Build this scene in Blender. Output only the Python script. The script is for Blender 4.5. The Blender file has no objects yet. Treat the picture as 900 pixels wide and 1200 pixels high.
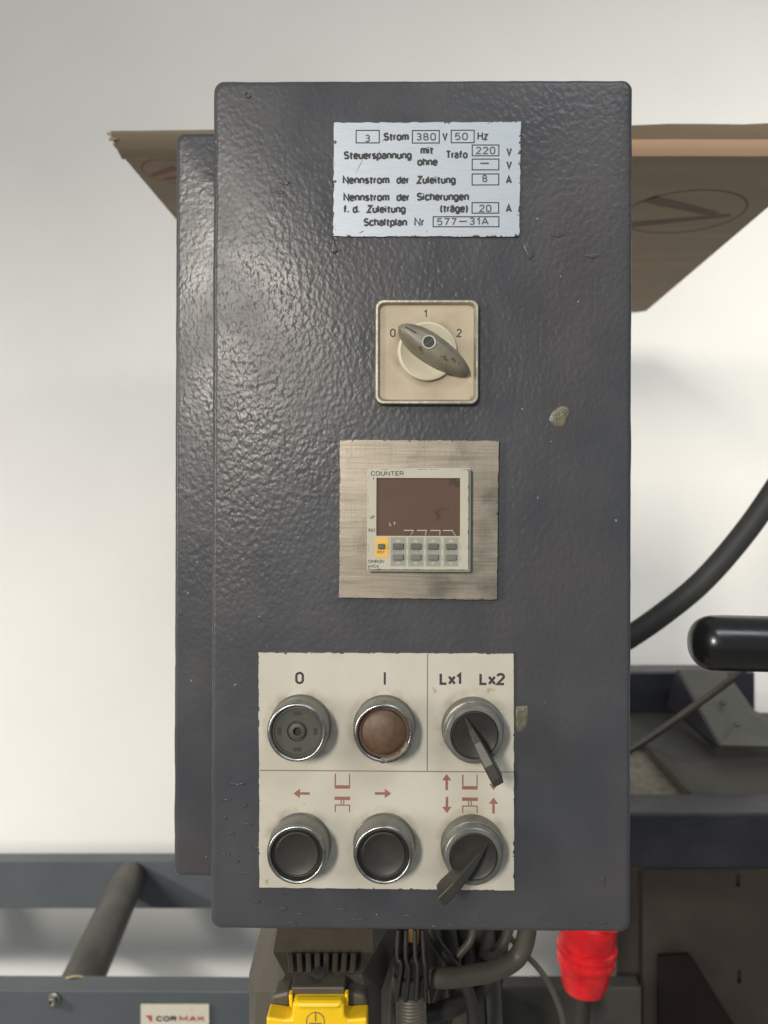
import bpy, bmesh, math, random
from mathutils import Vector, Matrix, noise as mnoise
random.seed(7)
R = math.radians
SC = bpy.context.scene
COL = SC.collection

# ------------------------------------------------------------------ camera
F = 964.0            # focal length in photo pixels (1200 px high)
VX, VY = 477.0, 600.0
EYE = 1.5
cam = bpy.data.objects.new('camera', bpy.data.cameras.new('camera'))
COL.objects.link(cam)
cam.location = (0, 0, EYE)
cam.rotation_euler = (R(90), 0, 0)
cam.data.sensor_fit = 'VERTICAL'
cam.data.sensor_height = 24
cam.data.lens = 24 * F / 1200
cam.data.shift_x = -(VX - 450) / 1200
cam.data.clip_start = .01
cam.data.clip_end = 50
cam.data.dof.use_dof = True
cam.data.dof.focus_distance = .395
cam.data.dof.aperture_fstop = 8
SC.camera = cam

# ------------------------------------------------------------------ light
world = bpy.data.worlds.new("World")
SC.world = world
world.use_nodes = True
world.node_tree.nodes['Background'].inputs[0].default_value = (.80, .90, 1.0, 1)
world.node_tree.nodes['Background'].inputs[1].default_value = .26

def area(name, loc, target, size, power, color, sy=None, spread=180):
    l = bpy.data.lights.new(name, 'AREA')
    l.energy = power; l.color = color; l.size = size; l.spread = R(spread)
    if sy: l.shape = 'RECTANGLE'; l.size_y = sy
    o = bpy.data.objects.new(name, l); COL.objects.link(o)
    o.location = loc
    o.rotation_euler = (Vector(target) - Vector(loc)).to_track_quat('-Z', 'Y').to_euler()
    return o
area('window_light', (-1.42, -3.40, 2.53), (.30, .9, 1.15), .40, 27, (1, .93, .82), 1.0, spread=90)
area('hall_lamp', (-2.5, .12, 2.15), (-.72, 1.45, .60), .16, 9.2, (1, .95, .88), spread=68)
area('wall_fill', (1.75, .10, 2.25), (.62, 1.45, 1.80), .30, 2.2, (1, .95, .86), spread=58)  # added lamp brightening the right wall; its beam edge imitates the shadow below
area('edge_glint_fill', (-1.9, -.55, 1.75), (-.05, .4, 1.52), .30, 1.9, (1, .93, .80), 1.0, spread=50)  # added strip without a known source, for edge glints and grazing relief
area('ceiling_panel', (.75, -.9, 3.1), (.6, 1.4, .55), 1.1, 3.6, (.88, .95, 1), .5, spread=85)

SC.view_settings.view_transform = 'Standard'
SC.view_settings.look = 'None'
SC.view_settings.exposure = 0
SC.view_settings.gamma = 1

# ------------------------------------------------------------------ helpers
S = .4 / F                         # metres per photo pixel on the front of the cabinet
def W(px, py, d):
    return Vector(((px - VX) / F * d, d, EYE - (py - VY) / F * d))

class MB:
    def __init__(s): s.v = []; s.f = []
    def add(s, vs, fs):
        n = len(s.v); s.v += [tuple(v) for v in vs]; s.f += [tuple(i + n for i in f) for f in fs]; return s
    def box(s, a, b):
        x0, x1 = sorted((a[0], b[0])); y0, y1 = sorted((a[1], b[1])); z0, z1 = sorted((a[2], b[2]))
        return s.add([(x0,y0,z0),(x1,y0,z0),(x1,y1,z0),(x0,y1,z0),(x0,y0,z1),(x1,y0,z1),(x1,y1,z1),(x0,y1,z1)],
                     [(0,3,2,1),(4,5,6,7),(0,1,5,4),(1,2,6,5),(2,3,7,6),(3,0,4,7)])
    def prism(s, pts, d0, d1, ax='y'):
        """2-D polygon (x,z) extruded along y from d0 (front) to d1; ax='z': (x,y) polygon; ax='x': (y,z) polygon"""
        n = len(pts)
        def P(p, d):
            return {'y': (p[0], d, p[1]), 'z': (p[0], p[1], d), 'x': (d, p[0], p[1])}[ax]
        vs = [P(p, d0) for p in pts] + [P(p, d1) for p in pts]
        fs = [tuple(range(n)), tuple(range(2*n-1, n-1, -1))]
        fs += [(i, i+n, (i+1) % n + n, (i+1) % n) for i in range(n)]
        return s.add(vs, fs)
    def lathe(s, prof, c, n=48, axis=(0,-1,0), cap0=True, cap1=True):
        """profile [(r,h)] round axis through c"""
        a = Vector(axis).normalized(); q = a.to_track_quat('Z', 'Y').to_matrix()
        c = Vector(c); vs = []; fs = []
        for r, h in prof:
            for i in range(n):
                t = 2 * math.pi * i / n
                vs.append(c + q @ Vector((r * math.cos(t), r * math.sin(t), h)))
        for k in range(len(prof) - 1):
            for i in range(n):
                j = (i + 1) % n
                fs.append((k*n+i, k*n+j, (k+1)*n+j, (k+1)*n+i))
        if cap0: fs.append(tuple(range(n-1, -1, -1)))
        if cap1: fs.append(tuple((len(prof)-1)*n + i for i in range(n)))
        return s.add(vs, fs)
    def tube(s, pts, r, n=14, caps=True):
        pts = [Vector(p) for p in pts]
        rs = r if isinstance(r, (list, tuple)) else [r] * len(pts)
        vs = []; fs = []; ref = None
        for i, p in enumerate(pts):
            t = (pts[min(i+1, len(pts)-1)] - pts[max(i-1, 0)]).normalized()
            if ref is None: ref = t.orthogonal().normalized()
            u = (ref - t * ref.dot(t)).normalized(); ref = u; w = t.cross(u)
            for k in range(n):
                a = 2*math.pi*k/n
                vs.append(p + (u*math.cos(a) + w*math.sin(a)) * rs[i])
        for i in range(len(pts)-1):
            for k in range(n):
                j = (k+1) % n
                fs.append((i*n+k, i*n+j, (i+1)*n+j, (i+1)*n+k))
        if caps: fs += [tuple(range(n-1, -1, -1)), tuple((len(pts)-1)*n+k for k in range(n))]
        return s.add(vs, fs)
    def build(s, name, mat, parent=None, bevel=0, smooth=None, seg=2):
        me = bpy.data.meshes.new(name)
        me.from_pydata(s.v, [], s.f)
        bm = bmesh.new(); bm.from_mesh(me); bmesh.ops.recalc_face_normals(bm, faces=bm.faces); bm.to_mesh(me); bm.free()
        if smooth is not None:
            for p in me.polygons: p.use_smooth = True
            me.set_sharp_from_angle(angle=R(smooth))
        me.materials.append(mat)
        o = bpy.data.objects.new(name, me); COL.objects.link(o)
        if parent: o.parent = parent
        if bevel:
            m = o.modifiers.new('bevel', 'BEVEL'); m.width = bevel; m.segments = seg; m.limit_method = 'ANGLE'; m.angle_limit = R(35)
        return o

def spline(pts, n=8):
    pts = [Vector(p) for p in pts]; out = []
    P = [pts[0]*2 - pts[1]] + pts + [pts[-1]*2 - pts[-2]]
    for i in range(1, len(P) - 2):
        for k in range(n):
            t = k / n
            a, b, c, d = P[i-1], P[i], P[i+1], P[i+2]
            out.append(.5 * ((2*b) + (c-a)*t + (2*a-5*b+4*c-d)*t*t + (3*b-a-3*c+d)*t**3))
    out.append(pts[-1]); return out

def tag(o, label, cat, group=None, kind=None):
    o['label'] = label; o['category'] = cat
    if group: o['group'] = group
    if kind: o['kind'] = kind
    return o
def thing(name, label, cat, loc=(0,0,0), rot=(0,0,0)):
    o = bpy.data.objects.new(name, None); COL.objects.link(o)
    o.location = loc; o.rotation_euler = rot; o.empty_display_size = .05
    return tag(o, label, cat)
def part(name, parent):
    o = bpy.data.objects.new(name, None); COL.objects.link(o); o.parent = parent; return o

# ------------------------------------------------------------------ materials
def mat(name, col, rough=.5, metal=0, var=.0, vscale=40, bump=0, bscale=300, rvar=0, col2=None, stretch=(1,1,1), spec=.5,
        edge=None, edgew=.03, spots=None, spotscale=150, spotthr=.68, coat=0):
    m = bpy.data.materials.new(name); m.use_nodes = True
    nt = m.node_tree; N = nt.nodes; L = nt.links; b = N['Principled BSDF']
    b.inputs['Roughness'].default_value = rough; b.inputs['Metallic'].default_value = metal
    b.inputs['Specular IOR Level'].default_value = spec
    if coat: b.inputs['Coat Weight'].default_value = coat; b.inputs['Coat Roughness'].default_value = .1
    tc = N.new('ShaderNodeTexCoord'); mp = N.new('ShaderNodeMapping'); mp.inputs['Scale'].default_value = stretch
    L.new(tc.outputs['Object'], mp.inputs[0])
    def nz(scale, detail=5, rgh=.6, vec=None):
        n = N.new('ShaderNodeTexNoise'); n.inputs['Scale'].default_value = scale; n.inputs['Detail'].default_value = detail
        n.inputs['Roughness'].default_value = rgh
        L.new(vec or mp.outputs[0], n.inputs['Vector']); return n
    def ramp(inp, a, bb, lo=0., hi=1.):
        r = N.new('ShaderNodeMapRange'); r.inputs[1].default_value = a; r.inputs[2].default_value = bb
        r.inputs[3].default_value = lo; r.inputs[4].default_value = hi; L.new(inp, r.inputs[0]); return r.outputs[0]
    def mix(f, a, bb):
        x = N.new('ShaderNodeMix'); x.data_type = 'RGBA'
        L.new(f, x.inputs[0])
        for i, c in ((6, a), (7, bb)):
            if isinstance(c, (tuple, list)): x.inputs[i].default_value = (*c[:3], 1)
            else: L.new(c, x.inputs[i])
        return x.outputs[2]
    c = (*col, 1)
    cur = None
    if var or col2:
        c2 = col2 or tuple(x * (1 - var) for x in col)
        cur = mix(ramp(nz(vscale).outputs[0], .32, .68), col, c2)
    if spots:
        sp = nz(spotscale, 3, .7, tc.outputs['Object'])
        cur = mix(ramp(sp.outputs[0], spotthr, spotthr + .04), cur if cur else col, spots)
    if edge:
        g = N.new('ShaderNodeSeparateXYZ'); L.new(tc.outputs['Generated'], g.inputs[0])
        def mth(op, a, bb=None):
            q = N.new('ShaderNodeMath'); q.operation = op
            for i, v in enumerate((a, bb)):
                if v is None: continue
                if isinstance(v, (int, float)): q.inputs[i].default_value = v
                else: L.new(v, q.inputs[i])
            return q.outputs[0]
        dx = mth('MINIMUM', g.outputs[0], mth('SUBTRACT', 1, g.outputs[0]))
        dz = mth('MINIMUM', g.outputs[2], mth('SUBTRACT', 1, g.outputs[2]))
        dd = mth('MINIMUM', dx, dz)
        nn = nz(320, 4, .7, tc.outputs['Object'])
        lim = mth('MULTIPLY', ramp(nn.outputs[0], .5, .72), edgew)
        f = mth('LESS_THAN', dd, lim)
        cur = mix(f, cur if cur else col, edge)
    if cur: L.new(cur, b.inputs['Base Color'])
    else: b.inputs['Base Color'].default_value = c
    if rvar:
        L.new(ramp(nz(vscale * 1.7).outputs[0], .3, .7, max(0, rough - rvar), min(1, rough + rvar)), b.inputs['Roughness'])
    if bump:
        bp = N.new('ShaderNodeBump'); bp.inputs['Strength'].default_value = 1; bp.inputs['Distance'].default_value = bump
        L.new(nz(bscale, 3).outputs[0], bp.inputs['Height']); L.new(bp.outputs[0], b.inputs['Normal'])
    return m

def hammered():
    m = mat('hammered_grey_paint', (.088, .090, .096), .30, 0, spec=.32)
    nt = m.node_tree; N = nt.nodes; L = nt.links; b = N['Principled BSDF']
    tc = N.new('ShaderNodeTexCoord')
    mp = N.new('ShaderNodeMapping'); mp.inputs['Scale'].default_value = (1, 1, .8); L.new(tc.outputs['Object'], mp.inputs[0])
    n0 = N.new('ShaderNodeTexNoise'); n0.inputs['Scale'].default_value = 9; n0.inputs['Detail'].default_value = 3
    n1 = N.new('ShaderNodeTexNoise'); n1.inputs['Scale'].default_value = 400; n1.inputs['Detail'].default_value = 1.2; n1.inputs['Distortion'].default_value = .25
    n2 = N.new('ShaderNodeTexVoronoi'); n2.feature = 'SMOOTH_F1'; n2.inputs['Scale'].default_value = 520; n2.inputs['Smoothness'].default_value = 1
    n3 = N.new('ShaderNodeTexNoise'); n3.inputs['Scale'].default_value = 30; n3.inputs['Detail'].default_value = 4
    n4 = N.new('ShaderNodeTexNoise'); n4.inputs['Scale'].default_value = 62; n4.inputs['Detail'].default_value = 2
    for n in (n0, n1, n2, n3, n4): L.new(mp.outputs[0], n.inputs['Vector'])
    def rmp(i, a, bb, lo, hi):
        r = N.new('ShaderNodeMapRange'); r.inputs[1].default_value = a; r.inputs[2].default_value = bb; r.inputs[3].default_value = lo; r.inputs[4].default_value = hi
        L.new(i, r.inputs[0]); return r.outputs[0]
    def mth(op, a, bb):
        q = N.new('ShaderNodeMath'); q.operation = op
        for i, v in enumerate((a, bb)):
            if isinstance(v, (int, float)): q.inputs[i].default_value = v
            else: L.new(v, q.inputs[i])
        return q.outputs[0]
    # relief is patchy: strong orange peel in places, flatter elsewhere
    sx = N.new('ShaderNodeSeparateXYZ'); L.new(tc.outputs['Object'], sx.inputs[0])
    amp = mth('MULTIPLY', rmp(n0.outputs[0], .38, .62, .45, 1.0), rmp(sx.outputs[2], .04, .20, .38, 1.0))
    h = mth('ADD', mth('MULTIPLY', n1.outputs[0], .8), mth('MULTIPLY', n2.outputs[0], .55))
    h = mth('MULTIPLY', h, amp)
    drip = mth('MULTIPLY', rmp(n4.outputs[0], .66, .72, 0, 1), .22)   # paint runs and nibs
    h = mth('ADD', h, drip)
    bp = N.new('ShaderNodeBump'); bp.inputs['Strength'].default_value = 1; bp.inputs['Distance'].default_value = .00034
    L.new(h, bp.inputs['Height']); L.new(bp.outputs[0], b.inputs['Normal'])
    def mixc(f, a, bb):
        x = N.new('ShaderNodeMix'); x.data_type = 'RGBA'; L.new(f, x.inputs[0])
        for i, c in ((6, a), (7, bb)):
            if isinstance(c, tuple): x.inputs[i].default_value = (*c, 1)
            else: L.new(c, x.inputs[i])
        return x.outputs[2]
    c = mixc(rmp(n3.outputs[0], .35, .65, 0, 1), (.054, .057, .066), (.066, .067, .073))
    # reddish-brown primer / grime haze that is part of the paint's age
    c = mixc(rmp(n0.outputs[0], .46, .62, 0, .6), c, (.074, .066, .069))
    nt5 = N.new('ShaderNodeTexNoise'); nt5.inputs['Scale'].default_value = 260; nt5.inputs['Detail'].default_value = 3; L.new(tc.outputs['Object'], nt5.inputs['Vector'])
    c = mixc(rmp(nt5.outputs[0], .735, .75, 0, .8), c, (.34, .34, .32))
    L.new(c, b.inputs['Base Color'])
    L.new(rmp(n3.outputs[0], .3, .7, .26, .40), b.inputs['Roughness'])
    return m

def brushed(name, col, rough=.38, edge=None, dirt=None):
    """worn brushed steel: long fine horizontal scratches, some cross scratches, mottled dullness"""
    m = mat(name, col, rough, .85, var=.22, vscale=26, bump=.00003, bscale=900, rvar=.13, edge=edge, edgew=.02, spots=dirt, spotscale=230, spotthr=.69)
    nt = m.node_tree; N = nt.nodes; L = nt.links; b = N['Principled BSDF']; src = b.inputs['Base Color'].links[0].from_socket
    tc = N.new('ShaderNodeTexCoord')
    for sc_, amt, lo in (((14, 1, 420), .34, .42), ((520, 1, 22), .12, .50), ((3, 1, 60), .30, .45)):
        mp = N.new('ShaderNodeMapping'); mp.inputs['Scale'].default_value = sc_; L.new(tc.outputs['Object'], mp.inputs[0])
        n = N.new('ShaderNodeTexNoise'); n.inputs['Scale'].default_value = 2.5; n.inputs['Detail'].default_value = 4; L.new(mp.outputs[0], n.inputs[0])
        r = N.new('ShaderNodeMapRange'); r.inputs[1].default_value = lo; r.inputs[2].default_value = .68; r.inputs[3].default_value = 0; r.inputs[4].default_value = amt; L.new(n.outputs[0], r.inputs[0])
        x = N.new('ShaderNodeMix'); x.data_type = 'RGBA'; L.new(r.outputs[0], x.inputs[0]); L.new(src, x.inputs[6]); x.inputs[7].default_value = (.10, .085, .065, 1); src = x.outputs[2]
    L.new(src, b.inputs['Base Color'])
    return m

M = {}
M['hammered'] = hammered()
M['nameplate'] = mat('aluminium_nameplate', (.44, .485, .54), .42, .25, var=.10, vscale=90, stretch=(1, 1, 12), bump=.00003, bscale=700, edge=(.07, .06, .05), edgew=.028,
                     spots=(.30, .30, .30), spotscale=170, spotthr=.72)
M['print'] = mat('black_print', (.032, .032, .036), .6)
M['stamp'] = mat('stamped_ink', (.075, .075, .075), .6)
M['steel'] = brushed('worn_brushed_steel', (.40, .355, .29), .42, edge=(.16, .13, .10), dirt=(.24, .19, .14))
M['cream'] = mat('aged_cream_plastic', (.50, .425, .30), .5, 0, col2=(.36, .29, .20), vscale=38, spots=(.25, .17, .11), spotscale=48, spotthr=.64)
M['cream_disc'] = mat('cream_dial_plastic', (.58, .53, .41), .42, 0, col2=(.50, .45, .33), vscale=60)
M['bezel_metal'] = mat('worn_bezel_metal', (.46, .43, .35), .35, .75, var=.3, vscale=120, bump=.0001, bscale=400, spots=(.10, .08, .06), spotscale=220, spotthr=.66)
M['knob'] = mat('grey_olive_knob', (.225, .205, .150), .40, 0, var=.4, vscale=70, bump=.00008, bscale=350, spots=(.09, .065, .04), spotscale=150, spotthr=.62)
M['dark'] = mat('dark_recess', (.03, .028, .025), .6)
M['rimlight'] = mat('light_plastic_rim', (.42, .41, .36), .4)
M['legend'] = mat('cream_legend_plate', (.565, .535, .465), .42, 0, col2=(.48, .45, .375), vscale=22, bump=.00004, bscale=260, edge=(.06, .05, .045), edgew=.012,
                  spots=(.36, .31, .23), spotscale=75, spotthr=.70)
def grime(m, centres, r0, r1, col):
    nt = m.node_tree; N = nt.nodes; L = nt.links; b = N['Principled BSDF']
    src = b.inputs['Base Color'].links[0].from_socket
    tc = N.new('ShaderNodeTexCoord'); nz = N.new('ShaderNodeTexNoise'); nz.inputs['Scale'].default_value = 110; nz.inputs['Detail'].default_value = 6
    L.new(tc.outputs['Object'], nz.inputs[0]); cur = None
    for c in centres:
        v = N.new('ShaderNodeVectorMath'); v.operation = 'DISTANCE'; L.new(tc.outputs['Object'], v.inputs[0]); v.inputs[1].default_value = c
        if cur is None: cur = v.outputs['Value']
        else:
            q = N.new('ShaderNodeMath'); q.operation = 'MINIMUM'; L.new(cur, q.inputs[0]); L.new(v.outputs['Value'], q.inputs[1]); cur = q.outputs[0]
    r = N.new('ShaderNodeMapRange'); r.inputs[1].default_value = r0; r.inputs[2].default_value = r1; r.inputs[3].default_value = .85; r.inputs[4].default_value = 0; L.new(cur, r.inputs[0])
    r2 = N.new('ShaderNodeMapRange'); r2.inputs[1].default_value = .38; r2.inputs[2].default_value = .66; L.new(nz.outputs[0], r2.inputs[0])
    q = N.new('ShaderNodeMath'); q.operation = 'MULTIPLY'; L.new(r.outputs[0], q.inputs[0]); L.new(r2.outputs[0], q.inputs[1])
    x = N.new('ShaderNodeMix'); x.data_type = 'RGBA'; L.new(q.outputs[0], x.inputs[0]); L.new(src, x.inputs[6]); x.inputs[7].default_value = (*col, 1)
    L.new(x.outputs[2], b.inputs['Base Color'])
M['groove'] = mat('engraved_line', (.20, .17, .13), .7)
M['red_print'] = mat('faded_red_print', (.29, .125, .095), .6, var=.2, vscale=300)
M['collar'] = mat('satin_grey_collar', (.25, .25, .23), .36, .7, var=.15, vscale=90, rvar=.08)
M['chrome'] = mat('scuffed_chrome', (.44, .44, .43), .30, 1, var=.25, vscale=160, bump=.00008, bscale=380, rvar=.08)
M['cap_black'] = mat('dusty_black_cap', (.020, .019, .017), .45, 0, col2=(.032, .030, .025), vscale=90, bump=.00004, bscale=500)
M['cap_olive'] = mat('dusty_olive_grey_cap', (.070, .070, .056), .5, 0, var=.2, vscale=120, spots=(.16, .15, .13), spotscale=400, spotthr=.66)
M['lens'] = mat('brown_lens', (.080, .040, .022), .5, 0, col2=(.125, .078, .048), vscale=170, bump=.0001, bscale=200, rvar=.1)
M['lever'] = mat('black_plastic_lever', (.034, .031, .024), .42, 0, var=.2, vscale=120, bump=.00004, bscale=500)
M['counter_body'] = mat('pale_grey_counter_plastic', (.47, .45, .36), .42, 0, var=.08, vscale=80, edge=(.12, .10, .07), edgew=.010)
M['display'] = mat('brown_smoked_window', (.120, .073, .052), .22, 0, var=.10, vscale=70, spots=(.075, .05, .038), spotscale=85, spotthr=.64)
M['keypad'] = mat('grey_keypad', (.28, .28, .24), .5)
M['key'] = mat('rubber_key', (.10, .10, .085), .5)
M['key_light'] = mat('rubber_key_pale', (.155, .155, .13), .5)
M['yellow_pad'] = mat('yellow_key_surround', (.72, .42, .08), .5)
M['white_print'] = mat('white_print', (.42, .40, .35), .6)
M['glue'] = mat('old_adhesive_residue', (.17, .16, .10), .32, 0, col2=(.11, .105, .08), vscale=250, bump=.0006, bscale=420)
M['glue_ring'] = mat('cracked_grey_glue', (.17, .155, .125), .4, .2, col2=(.09, .075, .06), vscale=300, bump=.0006, bscale=380)
M['wall'] = mat('painted_white_wall', (.85, .84, .81), .9, 0, var=.06, vscale=3.2, bump=.0006, bscale=160)
M['floor'] = mat('grey_concrete', (.42, .41, .38), .8, 0, var=.3, vscale=4, bump=.001, bscale=60)
M['card'] = mat('dusty_brown_cardboard', (.345, .275, .19), .85, 0, col2=(.285, .23, .165), vscale=14, stretch=(.3, 2, 1), bump=.0003, bscale=60)
M['card_edge'] = mat('light_tan_cardboard', (.40, .255, .165), .85, 0, var=.15, vscale=20, stretch=(.4, 1, 1))
M['card_print'] = mat('faded_carton_ink', (.165, .125, .09), .85)
M['card_red'] = mat('faded_red_carton_ink', (.26, .125, .085), .85)
M['card_pale'] = mat('pale_carton_ink', (.33, .25, .18), .85)
M['rail'] = mat('blue_grey_rail_paint', (.098, .112, .126), .55, 0, var=.18, vscale=9, rvar=.08, spots=(.10, .12, .13), spotscale=30, spotthr=.68)
M['roller'] = mat('grey_steel_roller', (.078, .074, .062), .5, .25, col2=(.052, .050, .043), vscale=16, rvar=.1)
M['bolt'] = mat('zinc_bolt', (.38, .37, .33), .35, .9, var=.3, vscale=300)
M['brass'] = mat('brass_bushing', (.45, .36, .17), .4, .7)
M['sticker'] = mat('off_white_sticker', (.70, .66, .56), .5, var=.08, vscale=60)
M['sticker_red'] = mat('sticker_red_ink', (.46, .08, .06), .5)
M['machine_blue'] = mat('dark_blue_machine_paint', (.020, .021, .028), .38, 0, var=.3, vscale=14, rvar=.1, bump=.0003, bscale=120)
M['machine_dust'] = mat('dusty_dark_machine_paint', (.045, .044, .037), .6, 0, col2=(.032, .031, .027), vscale=18, bump=.0003, bscale=120)
M['machine_plate'] = mat('grey_green_machine_plate', (.060, .060, .052), .5, 0, var=.2, vscale=25, spots=(.15, .15, .13), spotscale=200, spotthr=.72)
M['machine_worn'] = mat('worn_bare_casting', (.19, .17, .125), .55, .15, col2=(.10, .09, .07), vscale=70, stretch=(1, 1, .25))
M['sheet'] = mat('brown_grey_sheet_steel', (.068, .054, .043), .42, .3, col2=(.038, .030, .027), vscale=7, rvar=.1)
M['shade_dark'] = mat('dark_panel_shade', (.014, .010, .009), .75, 0, spec=.1, var=.3, vscale=20)  # shade on the lower panel, put into a very dark brown
M['rubber'] = mat('matte_black_rubber', (.042, .042, .038), .6, 0, var=.2, vscale=40)
M['grip'] = mat('glossy_black_grip', (.012, .012, .012), .24, 0, spec=.6, rvar=.05, vscale=60, bump=.00005, bscale=150, spots=(.05, .045, .035), spotscale=260, spotthr=.72)
M['cable'] = mat('grey_cable_jacket', (.085, .078, .062), .5, 0, var=.25, vscale=40)
M['cable_dark'] = mat('dark_cable_jacket', (.035, .030, .027), .5, 0, var=.2, vscale=40)
M['copper'] = mat('copper_brown_wire', (.30, .17, .06), .45, .2)
M['yellow_wire'] = mat('yellow_wire', (.30, .19, .04), .5)
M['hood'] = mat('dark_connector_hood', (.085, .074, .058), .48, 0, var=.2, vscale=50, bump=.0001, bscale=300)
M['yellow'] = mat('yellow_plastic_latch', (.95, .60, .012), .40, 0, var=.12, vscale=70, spots=(.40, .25, .03), spotscale=200, spotthr=.72)
M['gland'] = mat('ribbed_metal_gland', (.15, .135, .11), .5, .4, var=.2, vscale=80)
M['blackmetal'] = mat('black_fitting', (.032, .030, .028), .5, 0, var=.5, vscale=80)
M['red'] = mat('red_plug_plastic', (.88, .020, .026), .26, 0, var=.40, vscale=45, rvar=.12)
M['red_dark'] = mat('dark_red_ring', (.42, .03, .03), .35)

# ------------------------------------------------------------------ room
def struct(o): o['kind'] = 'structure'; return o
WALL = 1.45
mb = MB().box((-5, WALL, 0), (4, WALL + .15, 3.6)); struct(mb.build('wall', M['wall']))
mb = MB().box((-5, -4, -.1), (4, WALL, 0)); struct(mb.build('floor', M['floor']))

# ------------------------------------------------------------------ control cabinet
PCX, PBY = 493.0, 1088.0
base = W(PCX, PBY, .4)
cab = thing('control_cabinet', 'tall dark grey hammered paint switch cabinet with nameplate, counter and push buttons', 'control cabinet',
            base, (0, R(.18), R(-.65)))
def L3(px, py, h=0):       # point on the cabinet front, h photo pixels proud of it
    return Vector(((px - PCX) * S, -h * S, (PBY - py) * S))

def rrect(x0, y0, x1, y1, r, n=6, jit=0, step=None):
    """rounded rectangle in local metres (x,z); corners order from bottom left"""
    pts = []
    cs = [(x0+r, y0+r, 180), (x1-r, y0+r, 270), (x1-r, y1-r, 0), (x0+r, y1-r, 90)]
    for cx, cy, a0 in cs:
        for k in range(n+1):
            a = R(a0 + 90*k/n); pts.append((cx + r*math.cos(a), cy + r*math.sin(a)))
    if step:
        out = []
        for i, p in enumerate(pts):
            q = pts[(i+1) % len(pts)]; d = math.dist(p, q); m = max(1, int(d/step))
            for k in range(m): out.append((p[0] + (q[0]-p[0])*k/m, p[1] + (q[1]-p[1])*k/m))
        pts = out
    return pts

def shell(name, x0, y0, x1, y1, r, depth_front, depth_back, fillet, material, parent, wob=.00025, nf=6):
    """rounded sheet-metal box: outline rounded, front edge rounded over"""
    pts = rrect(x0, y0, x1, y1, r, 8, step=.004)
    n = len(pts); mb = MB(); vs = []; fs = []
    cx, cy = (x0+x1)/2, (y0+y1)/2; hx, hy = (x1-x0)/2, (y1-y0)/2
    loops = [(0, depth_back), (0, depth_front + fillet)]
    for k in range(1, nf+1):
        a = R(90*k/nf); loops.append((fillet*(1-math.cos(a)), depth_front + fillet*(1-math.sin(a))))
    for ins, dep in loops:
        for (x, y) in pts:
            w = wob * mnoise.noise(Vector((x*55, y*55, 3.1))) + wob*.6*mnoise.noise(Vector((x*190, y*190, 7)))
            fx = (hx - ins + w) / hx; fy = (hy - ins + w) / hy
            vs.append((cx + (x-cx)*fx, dep, cy + (y-cy)*fy))
    for l in range(len(loops)-1):
        for i in range(n):
            j = (i+1) % n; fs.append((l*n+i, l*n+j, (l+1)*n+j, (l+1)*n+i))
    fs.append(tuple((len(loops)-1)*n + i for i in range(n)))
    fs.append(tuple(range(n-1, -1, -1)))
    return mb.add(vs, fs).build(name, material, parent, smooth=40)

def loc(px, py): return ((px-PCX)*S, (PBY-py)*S)
x0, z1 = loc(245.5, 92.5); x1, z0 = loc(738.5, 1092)
shell('cabinet_cover', x0, z0, x1, z1, .0048, 0, .030, .0030, M['hammered'], cab)
# rear housing: its face is 30 mm further back
k = .43/.4
def locb(px, py):
    return ((VX + (px-VX)*k - PCX)*S, (PBY - (VY + (py-VY)*k))*S)
xa, za = locb(201, 1030.5); xb, zb = locb(660, 154)
shell('rear_housing', xa, za, xb, zb, .0042, .0302, .16, .0026, M['hammered'], cab)
# small blind plug near the upper left corner
MB().lathe([(3.9*S, -.2*S), (3.9*S, .6*S), (3.3*S, 1.1*S), (2.6*S, 1.0*S), (2.2*S, .2*S), (0.01*S, .2*S)], L3(287, 111), 24, cap1=False).build('blind_plug', M['hammered'], cab, smooth=40)

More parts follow.
